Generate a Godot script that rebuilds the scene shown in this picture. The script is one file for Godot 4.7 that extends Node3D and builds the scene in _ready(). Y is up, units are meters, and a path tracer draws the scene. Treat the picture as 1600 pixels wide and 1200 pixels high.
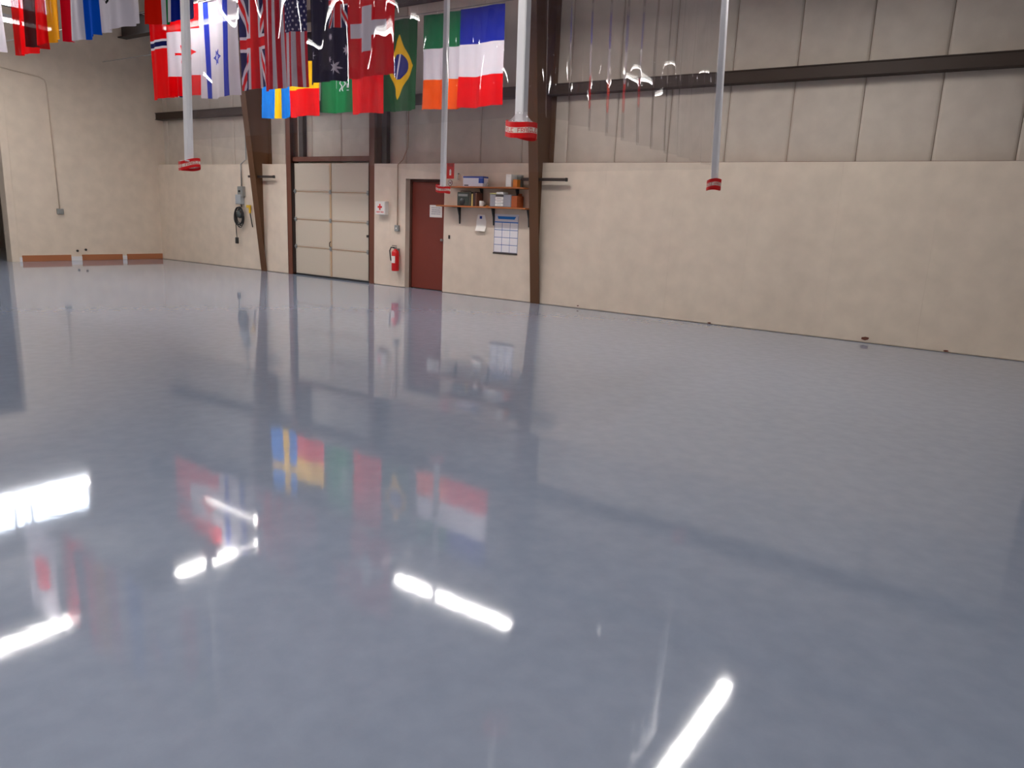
extends Node3D
# Empty warehouse hall with a freshly coated glossy floor, flags hung in rows and a raised clear-curtain booth.
# x runs along the long panelled wall from the far corner, y is up, z runs from that wall into the hall.

const LAMP_Y := 4.7
const LAMP_L := 80.0
var mats := {}
var names := {}
var rng := RandomNumberGenerator.new()

# ------------------------------------------------------------------ helpers
func numbered(n: String) -> String:
	if not names.has(n):
		names[n] = 0
		return n
	names[n] += 1
	return "%s_%03d" % [n, names[n]]

func thing(called: String, label: String, category: String, at := Vector3.ZERO, group := "", kind := "") -> Node3D:
	var o := Node3D.new()
	o.name = numbered(called)
	add_child(o)
	o.position = at
	if label: o.set_meta("label", label)
	if category: o.set_meta("category", category)
	if group: o.set_meta("group", group)
	if kind: o.set_meta("kind", kind)
	return o

func newst(smooth := false) -> SurfaceTool:
	var st := SurfaceTool.new()
	st.begin(Mesh.PRIMITIVE_TRIANGLES)
	st.set_smooth_group(0 if smooth else -1)
	return st

func mesh_of(st: SurfaceTool) -> ArrayMesh:
	st.generate_normals()
	return st.commit()

func part(parent: Node, called: String, m: Mesh, mat: Material, label := "") -> MeshInstance3D:
	var o := MeshInstance3D.new()
	o.name = called
	o.mesh = m
	o.material_override = mat
	parent.add_child(o, true)
	if label: o.set_meta("label", label)
	return o

func piece(parent: Node, called: String, st: SurfaceTool, mat: Material, label := "") -> MeshInstance3D:
	return part(parent, called, mesh_of(st), mat, label)

func one(called: String, st: SurfaceTool, mat: Material, label: String, category: String, at := Vector3.ZERO, group := "", kind := "") -> MeshInstance3D:
	var o := MeshInstance3D.new()
	o.name = numbered(called)
	o.mesh = mesh_of(st)
	o.material_override = mat
	add_child(o)
	o.position = at
	if label: o.set_meta("label", label)
	if category: o.set_meta("category", category)
	if group: o.set_meta("group", group)
	if kind: o.set_meta("kind", kind)
	return o

func paint(key: String, c: Color, rough := 0.6, metal := 0.0, spec := 0.5) -> StandardMaterial3D:
	if mats.has(key): return mats[key]
	var m := StandardMaterial3D.new()
	m.resource_name = key
	m.albedo_color = c
	m.roughness = rough
	m.metallic = metal
	m.metallic_specular = spec
	mats[key] = m
	return m

func rgb8(r: int, g: int, b: int) -> Color:
	return Color(r / 255.0, g / 255.0, b / 255.0)

func tri(st: SurfaceTool, a: Vector3, b: Vector3, c: Vector3) -> void:
	st.add_vertex(a); st.add_vertex(c); st.add_vertex(b)

# polygon fan turned so that it faces away from "from"
func face(st: SurfaceTool, pts: Array, from: Vector3) -> void:
	var mid := Vector3.ZERO
	for p in pts: mid += p
	mid /= pts.size()
	var n: Vector3 = (pts[1] - pts[0]).cross(pts[2] - pts[0])
	var ok := n.dot(mid - from) > 0
	for i in range(1, pts.size() - 1):
		if ok: tri(st, pts[0], pts[i], pts[i + 1])
		else: tri(st, pts[0], pts[i + 1], pts[i])

# box between two corners with chamfered edges
func box(st: SurfaceTool, lo: Vector3, hi: Vector3, b := 0.0) -> void:
	var c := (lo + hi) * 0.5
	var h := (hi - lo) * 0.5
	b = minf(b, minf(h.x, minf(h.y, h.z)) * 0.9)
	var v := func(s: Vector3, axis: int) -> Vector3:
		var r := Vector3.ZERO
		for k in 3:
			r[k] = c[k] + s[k] * (h[k] - (0.0 if k == axis else b))
		return r
	for a in 3:
		var p := (a + 1) % 3
		var q := (a + 2) % 3
		for s in [-1, 1]:
			var ring := []
			for e in [[-1, -1], [1, -1], [1, 1], [-1, 1]]:
				var k := Vector3.ZERO
				k[a] = s; k[p] = e[0]; k[q] = e[1]
				ring.append(v.call(k, a))
			face(st, ring, c)
			if b > 0.0:
				for t in [-1, 1]:
					var k0 := Vector3.ZERO
					k0[a] = s; k0[p] = t; k0[q] = -1
					var k1 := k0
					k1[q] = 1
					face(st, [v.call(k0, a), v.call(k1, a), v.call(k1, p), v.call(k0, p)], c)
	if b > 0.0:
		for x in [-1, 1]:
			for y in [-1, 1]:
				for z in [-1, 1]:
					var k := Vector3(x, y, z)
					face(st, [v.call(k, 0), v.call(k, 1), v.call(k, 2)], c)

func boxst(lo: Vector3, hi: Vector3, b := 0.0) -> SurfaceTool:
	var st := newst()
	box(st, lo, hi, b)
	return st

# box around a middle point, standing on its base: size, base centre
func cub(at: Vector3, s: Vector3, b := 0.004) -> SurfaceTool:
	return boxst(at - Vector3(s.x / 2, 0, s.z / 2), at + Vector3(s.x / 2, s.y, s.z / 2), b)

func tube(st: SurfaceTool, pts: Array, r: float, sides := 8, caps := true) -> void:
	var rings := []
	var up := Vector3.UP
	for i in pts.size():
		var d: Vector3 = (pts[mini(i + 1, pts.size() - 1)] - pts[maxi(i - 1, 0)]).normalized()
		if absf(d.dot(up)) > 0.95: up = Vector3.RIGHT if absf(d.x) < 0.9 else Vector3.BACK
		var s := d.cross(up).normalized()
		var t := s.cross(d).normalized()
		up = t
		var ring := []
		for k in sides:
			var a := TAU * k / sides
			ring.append(pts[i] + (s * cos(a) + t * sin(a)) * r)
		rings.append(ring)
	for i in rings.size() - 1:
		var mid: Vector3 = (pts[i] + pts[i + 1]) * 0.5
		for k in sides:
			var l := (k + 1) % sides
			face(st, [rings[i][k], rings[i][l], rings[i + 1][l], rings[i + 1][k]], mid)
	if caps:
		face(st, rings[0], pts[1])
		face(st, rings[-1], pts[-2])

# profile of (radius, height) turned round the y axis at "at"
func lathe(st: SurfaceTool, prof: Array, at: Vector3, sides := 20, sx := 1.0, sz := 1.0) -> void:
	for i in prof.size() - 1:
		var a: Vector2 = prof[i]
		var b: Vector2 = prof[i + 1]
		for k in sides:
			var t0 := TAU * k / sides
			var t1 := TAU * (k + 1) / sides
			var d0 := Vector3(cos(t0) * sx, 0, sin(t0) * sz)
			var d1 := Vector3(cos(t1) * sx, 0, sin(t1) * sz)
			var p0 := at + d0 * a.x + Vector3.UP * a.y
			var p1 := at + d1 * a.x + Vector3.UP * a.y
			var p2 := at + d1 * b.x + Vector3.UP * b.y
			var p3 := at + d0 * b.x + Vector3.UP * b.y
			if a.x > 1e-5: tri(st, p0, p3, p1)
			if b.x > 1e-5: tri(st, p1, p3, p2)

# outline in x,y pushed from z0 to z1
func prism(st: SurfaceTool, outline: PackedVector2Array, z0: float, z1: float) -> void:
	var ids := Geometry2D.triangulate_polygon(outline)
	for i in range(0, ids.size(), 3):
		var a := outline[ids[i]]; var b := outline[ids[i + 1]]; var c := outline[ids[i + 2]]
		var mid := Vector3((a.x + b.x + c.x) / 3, (a.y + b.y + c.y) / 3, (z0 + z1) / 2)
		face(st, [Vector3(a.x, a.y, z1), Vector3(b.x, b.y, z1), Vector3(c.x, c.y, z1)], mid)
		face(st, [Vector3(a.x, a.y, z0), Vector3(b.x, b.y, z0), Vector3(c.x, c.y, z0)], mid)
	var n := outline.size()
	var cw := Geometry2D.is_polygon_clockwise(outline)
	for i in n:
		var a := outline[i]; var b := outline[(i + 1) % n]
		if cw:
			var s := a; a = b; b = s
		var q := [Vector3(a.x, a.y, z1), Vector3(a.x, a.y, z0), Vector3(b.x, b.y, z0), Vector3(b.x, b.y, z1)]
		tri(st, q[0], q[1], q[2]); tri(st, q[0], q[2], q[3])

# surface from a function of (u, v) with uv
func sheet(f: Callable, nu: int, nv: int) -> ArrayMesh:
	var st := newst(true)
	var p := []
	for j in nv + 1:
		for i in nu + 1:
			p.append(f.call(float(i) / nu, float(j) / nv))
	for j in nv:
		for i in nu:
			var q := [[i, j], [i, j + 1], [i + 1, j + 1], [i + 1, j]]
			for k in [0, 2, 1, 0, 3, 2]:
				st.set_uv(Vector2(float(q[k][0]) / nu, float(q[k][1]) / nv))
				st.add_vertex(p[q[k][1] * (nu + 1) + q[k][0]])
	st.generate_normals()
	return st.commit()

func noise_image(size: int, freq: float, seed_: int, ramp: Callable, octaves := 4) -> ImageTexture:
	var n := FastNoiseLite.new()
	n.seed = seed_
	n.frequency = freq
	n.fractal_octaves = octaves
	var g := n.get_seamless_image(size, size)
	var im := Image.create(size, size, false, Image.FORMAT_RGB8)
	for y in size:
		for x in size:
			im.set_pixel(x, y, ramp.call(g.get_pixel(x, y).r))
	return ImageTexture.create_from_image(im)

func ripple_image(size: int, freq: float, seed_: int, strength: float) -> ImageTexture:
	var n := FastNoiseLite.new()
	n.seed = seed_
	n.frequency = freq
	n.fractal_octaves = 2
	var g := n.get_seamless_image(size, size)
	g.convert(Image.FORMAT_RGBA8)
	g.bump_map_to_normal_map(strength)
	return ImageTexture.create_from_image(g)

# flat print: colour as a function of u (left to right) and v (top to bottom)
func print_of(w: int, h: int, f: Callable) -> ImageTexture:
	var im := Image.create(w, h, false, Image.FORMAT_RGB8)
	for y in h:
		for x in w:
			im.set_pixel(x, y, f.call((x + 0.5) / w, (y + 0.5) / h))
	return ImageTexture.create_from_image(im)

func printed(key: String, t: Texture2D, rough := 0.7) -> StandardMaterial3D:
	var m := paint(key, Color.WHITE, rough)
	m.albedo_texture = t
	m.texture_repeat = false
	return m

# a flat printed card facing +z (or another way by its node's turn)
func card(w: float, h: float, d := 0.003) -> ArrayMesh:
	return sheet(func(u: float, v: float): return Vector3((u - 0.5) * w, (0.5 - v) * h, d), 1, 1)

func lettering(text: String, height: float, depth := 0.002, bold := true) -> TextMesh:
	var t := TextMesh.new()
	var f := SystemFont.new()
	f.font_names = PackedStringArray(["Droid Sans"])
	f.font_weight = 700 if bold else 400
	t.font = f
	t.text = text
	t.font_size = 32
	t.pixel_size = height / 24.0
	t.depth = depth
	return t

# ------------------------------------------------------------------ build
func _ready() -> void:
	rng.seed = 20240517
	camera_and_light()
	materials()
	shell()
	frames()
	doors()
	lamps()
	flags()
	booth()
	wall_things()
	shelf_things()
	far_things()

func camera_and_light() -> void:
	var yaw := deg_to_rad(34.398)
	var pitch := deg_to_rad(12.627)
	var roll := deg_to_rad(2.537)
	var f := Vector3(-sin(yaw) * cos(pitch), -sin(pitch), -cos(yaw) * cos(pitch))
	var r := Vector3(cos(yaw), 0, -sin(yaw))
	var u := r.cross(f)
	var r2 := r * cos(roll) + u * sin(roll)
	var u2 := u * cos(roll) - r * sin(roll)
	var cam := Camera3D.new()
	cam.name = "camera"
	cam.fov = rad_to_deg(2.0 * atan(600.0 / 1164.34))
	cam.near = 0.05
	cam.far = 200.0
	add_child(cam)
	cam.transform = Transform3D(Basis(r2, u2, -f), Vector3(19.308, 1.504, 11.312))
	cam.current = true

	var env := Environment.new()
	env.background_mode = Environment.BG_SKY
	var sky := Sky.new()
	var sm := ProceduralSkyMaterial.new()
	sm.sky_top_color = Color(0.8, 0.85, 0.92)
	sm.sky_horizon_color = Color(0.93, 0.94, 0.96)
	sm.ground_bottom_color = Color(0.42, 0.42, 0.42)
	sm.ground_horizon_color = Color(0.8, 0.82, 0.84)
	sky.sky_material = sm
	env.sky = sky
	env.background_energy_multiplier = 20.0
	env.ambient_light_source = Environment.AMBIENT_SOURCE_DISABLED
	env.tonemap_mode = Environment.TONE_MAPPER_LINEAR
	env.tonemap_exposure = 0.92
	env.sdfgi_enabled = true
	env.ssao_enabled = true
	env.ssil_enabled = true
	var we := WorldEnvironment.new()
	we.name = "world_environment"
	we.environment = env
	add_child(we)

func materials() -> void:
	# cream wall paint: rolled, faintly blotchy
	var m := paint("cream_paint", Color.WHITE, 0.62)
	m.albedo_texture = noise_image(512, 0.012, 3, func(v: float): return rgb8(223, 208, 190).lerp(rgb8(210, 196, 179), v))
	m.uv1_triplanar = true
	m.uv1_world_triplanar = true
	m.uv1_scale = Vector3(0.37, 0.37, 0.37)
	m = paint("insulation_white", Color.WHITE, 0.55)
	m.albedo_texture = noise_image(512, 0.01, 7, func(v: float): return rgb8(203, 192, 179).lerp(rgb8(190, 179, 167), v))
	m.uv1_triplanar = true
	m.uv1_world_triplanar = true
	m.uv1_scale = Vector3(0.45, 0.45, 0.45)
	# grey resin floor: slight mottling, wet gloss, faint orange peel
	m = paint("epoxy_floor", Color.WHITE, 0.05, 0.0, 0.68)
	m.albedo_texture = noise_image(1024, 0.006, 11, func(v: float): return rgb8(152, 163, 183).lerp(rgb8(144, 155, 175), v))
	m.normal_enabled = true
	m.normal_texture = ripple_image(1024, 0.014, 19, 10.0)
	m.normal_scale = 0.004
	m.uv1_triplanar = true
	m.uv1_world_triplanar = true
	m.uv1_scale = Vector3(0.9, 0.9, 0.9)
	paint("brown_steel", rgb8(92, 60, 34), 0.55)
	paint("dark_steel", rgb8(58, 48, 44), 0.5)
	paint("red_oxide", rgb8(106, 60, 42), 0.6)
	paint("door_white", rgb8(194, 184, 168), 0.5)
	paint("door_brown", rgb8(114, 42, 26), 0.55)
	paint("frame_brown", rgb8(82, 44, 32), 0.5)
	paint("white_enamel", rgb8(225, 225, 228), 0.35)
	paint("leg_white", rgb8(240, 240, 244), 0.4)
	paint("grey_box", rgb8(138, 140, 138), 0.5)
	paint("galvanised", rgb8(150, 150, 148), 0.4, 0.6)
	paint("black_rubber", rgb8(30, 30, 32), 0.5)
	paint("black_plastic", rgb8(36, 38, 38), 0.4)
	paint("white_plastic", rgb8(228, 226, 222), 0.4)
	paint("red_paint", rgb8(214, 22, 24), 0.35)
	paint("paper", rgb8(236, 234, 228), 0.8)
	paint("heading_canvas", rgb8(170, 166, 158), 0.8)
	paint("kraft_backing", rgb8(172, 140, 116), 0.8)
	paint("girt_brown", rgb8(56, 40, 30), 0.6)
	paint("shelf_wood", rgb8(176, 104, 52), 0.55)
	paint("ceiling_white", rgb8(205, 200, 194), 0.7)
	paint("yellow_plastic", rgb8(222, 178, 40), 0.5)
	paint("blue_print", rgb8(32, 70, 160), 0.6)
	paint("orange_card", rgb8(196, 116, 36), 0.7)
	var g := paint("clear_film", Color(0.42, 0.38, 0.47, 0.07), 0.012, 0.0, 0.4)
	g.transparency = BaseMaterial3D.TRANSPARENCY_ALPHA
	g.cull_mode = BaseMaterial3D.CULL_DISABLED
	g = paint("window_glass", Color(0.9, 0.95, 0.95, 0.08), 0.02)
	g.transparency = BaseMaterial3D.TRANSPARENCY_ALPHA
	g = paint("lamp_tube", Color(1, 1, 1), 0.4)
	g.emission_enabled = true
	g.emission = Color(1.0, 0.98, 0.96)
	g.emission_energy_multiplier = 16.0

# ------------------------------------------------------------------ room
const X1 := 30.0
const Z1 := 18.0
const TOP := 6.9
const OH0 := 5.17
const OH1 := 7.93
const PD0 := 8.8
const PD1 := 9.8

func shell() -> void:
	var cream: Material = mats["cream_paint"]
	one("floor", boxst(Vector3(-6.5, -0.3, -1.2), Vector3(X1 + 0.3, 0, Z1 + 0.3)), mats["epoxy_floor"], "glossy grey resin coated floor", "", Vector3.ZERO, "", "structure")
	one("ceiling", boxst(Vector3(-0.3, TOP, -0.5), Vector3(X1 + 0.3, TOP + 0.2, Z1 + 0.3)), mats["ceiling_white"], "pale lined ceiling above the hall", "", Vector3.ZERO, "", "structure")

	# long wall, lower part: a core with painted sheets on it
	var w := thing("wall_right", "cream painted lower wall of tall sheets along the hall", "", Vector3.ZERO, "", "structure")
	var st := newst()
	for s in [[0.0, OH0], [OH1, PD0], [PD1, X1]]:
		box(st, Vector3(s[0], 0, -0.2), Vector3(s[1], 2.425, -0.018))
	box(st, Vector3(PD0, 2.15, -0.2), Vector3(PD1, 2.425, -0.018))
	piece(w, "core", st, cream)
	# painted sheets, 1.22 m wide, cut round the two doorways
	var x := -1.38
	while x < X1:
		var a := maxf(x, 0.0)
		var b := minf(x + 1.2192, X1)
		x += 1.22
		if b <= a: continue
		for s in [[0.0, OH0, 0.0], [OH1, PD0, 0.0], [PD0, PD1, 2.15], [PD1, X1, 0.0]]:
			var p := maxf(a, s[0])
			var q := minf(b, s[1])
			if q - p > 0.02:
				piece(w, "wall_sheet", boxst(Vector3(p, s[2] + (0.012 if s[2] == 0.0 else 0.0), -0.02), Vector3(q, 2.44, 0), 0.0003), cream)

	# upper part: liner strips of quilted insulation, pulled in at their seams
	var up := thing("wall_right_upper", "pale insulation liner above the painted sheets", "", Vector3.ZERO, "", "structure")
	piece(up, "outer_sheet", boxst(Vector3(-0.3, 0, -0.42), Vector3(OH0, TOP, -0.27)), mats["kraft_backing"])
	piece(up, "outer_sheet", boxst(Vector3(OH1, 0, -0.42), Vector3(X1 + 0.3, TOP, -0.27)), mats["kraft_backing"])
	piece(up, "outer_sheet", boxst(Vector3(OH0, 0, -0.42), Vector3(OH1, TOP, -0.27)), mats["kraft_backing"])
	var cols := [0.0, 0.01, 0.022, 0.04, 0.25, 0.5, 0.75, 0.96, 0.978, 0.99, 1.0]
	var dips := [0.024, 0.016, 0.008, 0.003, 0.001, 0.0, 0.001, 0.003, 0.008, 0.016, 0.024]
	var strip := sheet(func(u: float, v: float):
		var i := int(round(u * 10.0))
		return Vector3(cols[i] * 0.929, lerpf(TOP, 2.42, v), -0.215 - dips[i]), 10, 1)
	var k := 0
	x = 15.14 - 17 * 0.935
	while x < X1:
		if x + 0.93 > 0:
			var o := part(up, "insulation_strip", strip, mats["insulation_white"])
			o.position.x = x
		x += 0.935

	# far end wall with a tall opening at its left and a daylight window high up
	var f := thing("wall_far", "cream end wall at the far side of the hall", "", Vector3.ZERO, "", "structure")
	st = newst()
	var wz := [2.33, 6.6]
	box(st, Vector3(-0.25, 0, -0.42), Vector3(0, 5.5, 3.66))
	box(st, Vector3(-0.25, 3.56, 3.66), Vector3(0, 5.5, 5.3))
	box(st, Vector3(-0.25, 0, 5.3), Vector3(0, 5.5, Z1 + 0.3))
	box(st, Vector3(-0.25, 5.5, -0.42), Vector3(0, TOP, wz[0]))
	box(st, Vector3(-0.25, 5.5, wz[1]), Vector3(0, TOP, Z1 + 0.3))
	box(st, Vector3(-0.25, 6.45, wz[0]), Vector3(0, TOP, wz[1]))
	piece(f, "plaster", st, cream)
	one("wall_near", boxst(Vector3(X1, 0, -0.42), Vector3(X1 + 0.3, TOP, Z1 + 0.3)), cream, "cream end wall behind the viewer", "", Vector3.ZERO, "", "structure")
	one("wall_left", boxst(Vector3(0, 0, Z1), Vector3(X1, TOP, Z1 + 0.3)), cream, "cream long wall opposite the flags", "", Vector3.ZERO, "", "structure")
	one("trim_1", boxst(Vector3(0, 0, 3.5), Vector3(0.018, 3.74, 3.66), 0.003), cream, "cream casing beside the tall opening", "", Vector3.ZERO, "", "structure")

	var win := thing("window_1", "high daylight window in the far end wall", "", Vector3(0, 5.5, 0), "", "structure")
	piece(win, "pane", boxst(Vector3(-0.12, 0.0, wz[0]), Vector3(-0.11, 0.95, wz[1])), mats["window_glass"])
	st = newst()
	for z in [2.345, 3.745, 4.11, 4.75, 5.6, 6.585]:
		box(st, Vector3(-0.15, 0, z - 0.02), Vector3(-0.06, 0.95, z + 0.02), 0.004)
	for y in [0.02, 0.93]:
		box(st, Vector3(-0.15, y - 0.02, wz[0]), Vector3(-0.06, y + 0.02, wz[1]), 0.004)
	piece(win, "window_frame", st, mats["dark_steel"])

	# unlit store room behind the opening
	st = newst()
	box(st, Vector3(-6.4, 0, 1.5), Vector3(-6.2, 4.2, 10.2))
	box(st, Vector3(-6.2, 0, 1.5), Vector3(-0.25, 4.2, 1.7))
	box(st, Vector3(-6.2, 0, 10.0), Vector3(-0.25, 4.2, 10.2))
	box(st, Vector3(-6.4, 4.0, 1.5), Vector3(-0.25, 4.2, 10.2))
	one("wall_store_room", st, cream, "cream walls of the unlit room beyond the opening", "", Vector3.ZERO, "", "structure")

func frames() -> void:
	# tapered steel columns of the building frame
	var i := 0
	for cx in [4.32, 12.0, 19.72, 27.4]:
		var lab: String = ["tapered brown steel column beside the coiled black cord", "tapered brown steel column at the end of the wooden shelves", "tapered brown steel column on the bare cream wall", "tapered brown steel column by the near end wall"][i]
		i += 1
		var c := thing("steel_column", lab, "column", Vector3(cx, 0, 0), "tapered frame columns", "structure")
		var inner := func(y: float) -> float: return 0.035 + 0.108 * y
		var st := newst()
		prism_x(st, [Vector2(inner.call(0.0), 0), Vector2(inner.call(TOP), TOP), Vector2(inner.call(TOP) - 0.016, TOP), Vector2(inner.call(0.0) - 0.016, 0)], -0.095, 0.095)
		piece(c, "inner_flange", st, mats["brown_steel"])
		st = newst()
		prism_x(st, [Vector2(inner.call(0.0) - 0.016, 0), Vector2(inner.call(TOP) - 0.016, TOP), Vector2(-0.2, TOP), Vector2(-0.2, 2.45), Vector2(0.001, 2.45), Vector2(0.001, 0)], -0.006, 0.006)
		piece(c, "web", st, mats["brown_steel"])
		piece(c, "outer_flange", boxst(Vector3(-0.095, 2.445, -0.205), Vector3(0.095, TOP, -0.19)), mats["brown_steel"])
		if i <= 2:
			var a := thing("hanger_arm", ["dark steel hanger arm on the column by the coiled cord", "dark steel hanger arm on the column above the shelf end"][i - 1], "bracket", Vector3(cx, 2.16, 0))
			piece(a, "bar", boxst(Vector3(-0.34, -0.03, 0.1), Vector3(0.56, 0.02, 0.15), 0.006), mats["dark_steel"])
			piece(a, "end_cap", boxst(Vector3(0.56, -0.036, 0.095), Vector3(0.59, 0.026, 0.155), 0.008), mats["black_plastic"])
		var rf := newst()
		box(rf, Vector3(cx - 0.095, 6.2, 0.6), Vector3(cx + 0.095, 6.215, Z1))
		box(rf, Vector3(cx - 0.006, 6.215, 0.6), Vector3(cx + 0.006, 6.885, Z1))
		one("roof_beam", rf, mats["brown_steel"], "brown steel roof beam running off its column", "beam", Vector3.ZERO, "roof beams", "structure")
	# girts: lipped channels along the liner
	var n := 2
	for y in [3.64, 5.45]:
		var st := newst()
		box(st, Vector3(0.0, y - 0.085, -0.215), Vector3(X1, y - 0.072, 0.0))
		box(st, Vector3(0.0, y + 0.072, -0.215), Vector3(X1, y + 0.085, 0.0))
		box(st, Vector3(0.0, y - 0.072, -0.03), Vector3(X1, y + 0.072, -0.02))
		one("trim_%d" % n, st, mats["girt_brown"], "dark brown steel girt across the insulation liner", "", Vector3.ZERO, "", "structure")
		n += 1
	one("trim_%d" % n, boxst(Vector3(OH1, 2.44, -0.2), Vector3(X1, 2.455, -0.13)), mats["red_oxide"], "thin red oxide angle on top of the painted sheets", "", Vector3.ZERO, "", "structure")
	# dark beam at the far corner under the roof
	var b := newst()
	box(b, Vector3(0.0, 5.36, 0.62), Vector3(5.0, 5.385, 0.84))
	box(b, Vector3(0.0, 5.385, 0.72), Vector3(5.0, 5.8, 0.735))
	box(b, Vector3(0.0, 5.8, 0.62), Vector3(5.0, 5.825, 0.84))
	one("corner_beam", b, mats["dark_steel"], "dark steel beam running out from the far end wall", "beam", Vector3.ZERO, "", "structure")

func prism_x(st: SurfaceTool, zy: Array, x0: float, x1: float) -> void:
	var mid := Vector3.ZERO
	var l := []
	var r := []
	for p in zy:
		l.append(Vector3(x0, p.y, p.x))
		r.append(Vector3(x1, p.y, p.x))
	var o := PackedVector2Array(zy)
	var ids := Geometry2D.triangulate_polygon(o)
	for k in range(0, ids.size(), 3):
		var c: Vector3 = (l[ids[k]] + l[ids[k + 1]] + l[ids[k + 2]]) / 3.0
		mid = Vector3((x0 + x1) / 2, c.y, c.z)
		face(st, [l[ids[k]], l[ids[k + 1]], l[ids[k + 2]]], mid)
		face(st, [r[ids[k]], r[ids[k + 1]], r[ids[k + 2]]], mid)
	var n := zy.size()
	var cw := Geometry2D.is_polygon_clockwise(o)
	for k in n:
		var m := (k + 1) % n
		if cw:
			tri(st, l[k], r[k], r[m]); tri(st, l[k], r[m], l[m])
		else:
			tri(st, l[k], r[m], r[k]); tri(st, l[k], l[m], r[m])

func doors() -> void:
	# sectional overhead door
	var z := -0.07
	var d := thing("door_1", "white sectional overhead door between brown steel jambs", "", Vector3(0, 0, z), "", "structure")
	var x0 := OH0 + 0.19
	var x1 := OH1 - 0.2
	var xm := (x0 + x1) * 0.5
	var hs := 0.608
	for i in 4:
		var y0 := 0.035 + hs * i
		var y1 := y0 + hs - 0.006
		var s := piece(d, "section", boxst(Vector3(x0, y0, -0.04), Vector3(x1, y1, 0), 0.004), mats["door_white"])
		for side in [[x0 + 0.03, xm - 0.04], [xm + 0.04, x1 - 0.03]]:
			var st := newst()
			box(st, Vector3(side[0], y0 + 0.025, 0), Vector3(side[1], y1 - 0.025, 0.006), 0.004)
			piece(s, "panel", st, mats["door_white"])
		piece(s, "stile", boxst(Vector3(xm - 0.025, y0, 0), Vector3(xm + 0.025, y1, 0.014), 0.003), paint("stile_tan", rgb8(188, 160, 128), 0.5))
		if i > 0:
			piece(s, "rail", boxst(Vector3(x0, y0 - 0.012, 0.0), Vector3(x1, y0 + 0.008, 0.009), 0.002), paint("rail_tan", rgb8(168, 140, 114), 0.5))
			for hx in [x0 + 0.03, xm, x1 - 0.04]:
				var st := newst()
				box(st, Vector3(hx - 0.03, y0 - 0.05, 0.012), Vector3(hx + 0.03, y0 + 0.045, 0.022), 0.003)
				tube(st, [Vector3(hx - 0.034, y0 - 0.003, 0.026), Vector3(hx + 0.034, y0 - 0.003, 0.026)], 0.012, 8)
				piece(s, "hinge", st, mats["grey_box"])
	var sec: Node = d.get_child(1)
	var hd := newst(true)
	tube(hd, [Vector3(xm, 0.68, 0.012), Vector3(xm, 0.7, 0.05), Vector3(xm, 0.78, 0.05), Vector3(xm, 0.8, 0.012)], 0.009, 8)
	piece(sec, "handle", hd, mats["dark_steel"])
	var lt := newst()
	box(lt, Vector3(x1 - 0.08, 0.95, 0.0), Vector3(x1 - 0.02, 1.0, 0.025), 0.004)
	piece(sec, "latch", lt, mats["dark_steel"])
	piece(d, "bottom_seal", boxst(Vector3(x0, 0.0, -0.035), Vector3(x1, 0.04, 0.006), 0.006), mats["black_rubber"])
	for sx in [-1, 1]:
		var xt: float = x0 - 0.035 if sx < 0 else x1 + 0.035
		var st := newst()
		box(st, Vector3(xt - 0.02, 0.05, 0.0), Vector3(xt + 0.02, 2.46, 0.006))
		box(st, Vector3(xt - 0.02, 0.05, 0.006), Vector3(xt - 0.016, 2.46, 0.05))
		box(st, Vector3(xt + 0.016, 0.05, 0.006), Vector3(xt + 0.02, 2.46, 0.05))
		piece(d, "track", st, mats["dark_steel"])
	# jamb channels run up to the roof
	var n := 5
	for s in [[OH0, 1], [OH1, -1]]:
		var st := newst()
		var a: float = s[0]
		if s[1] > 0:
			box(st, Vector3(a, 0, -0.215), Vector3(a + 0.012, TOP, 0.0))
			box(st, Vector3(a, 0, -0.012), Vector3(a + 0.15, TOP, 0.0))
			box(st, Vector3(a, 0, -0.215), Vector3(a + 0.15, TOP, -0.2))
		else:
			box(st, Vector3(a - 0.15, 0, -0.215), Vector3(a - 0.138, TOP, 0.0))
			box(st, Vector3(a - 0.15, 0, -0.012), Vector3(a, TOP, 0.0))
			box(st, Vector3(a - 0.15, 0, -0.215), Vector3(a, TOP, -0.2))
		one("trim_%d" % n, st, mats["red_oxide"], "red brown steel jamb channel of the overhead door", "", Vector3.ZERO, "", "structure")
		n += 1
	one("trim_%d" % n, boxst(Vector3(OH0 + 0.15, 2.5, -0.2), Vector3(OH1 - 0.15, 2.6, -0.06), 0.004), mats["red_oxide"], "red brown steel header over the overhead door", "", Vector3.ZERO, "", "structure")
	n += 1
	for xx in [OH0 + 0.38, OH1 + 0.16]:
		one("trim_%d" % n, boxst(Vector3(xx - 0.06, 2.6 if n == 8 else 2.445, -0.2), Vector3(xx + 0.08, TOP, -0.1), 0.004), mats["dark_steel"], "dark upright steel angle above the overhead door", "", Vector3.ZERO, "", "structure")
		n += 1
	# brown walk-through door set back in its reveal
	var p := thing("door_2", "brown flush walk-through door in a deep cream reveal", "", Vector3(0, 0, -0.16), "", "structure")
	piece(p, "leaf", boxst(Vector3(PD0 + 0.055, 0.012, -0.02), Vector3(PD1 - 0.045, 2.1, 0.02), 0.003), mats["door_brown"])
	var st := newst()
	box(st, Vector3(PD0, 0, -0.04), Vector3(PD0 + 0.05, 2.15, 0.035), 0.003)
	box(st, Vector3(PD1 - 0.04, 0, -0.04), Vector3(PD1, 2.15, 0.035), 0.003)
	box(st, Vector3(PD0 + 0.05, 2.105, -0.04), Vector3(PD1 - 0.04, 2.15, 0.035), 0.003)
	piece(p, "door_frame", st, mats["frame_brown"])
	var kn := newst(true)
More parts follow.
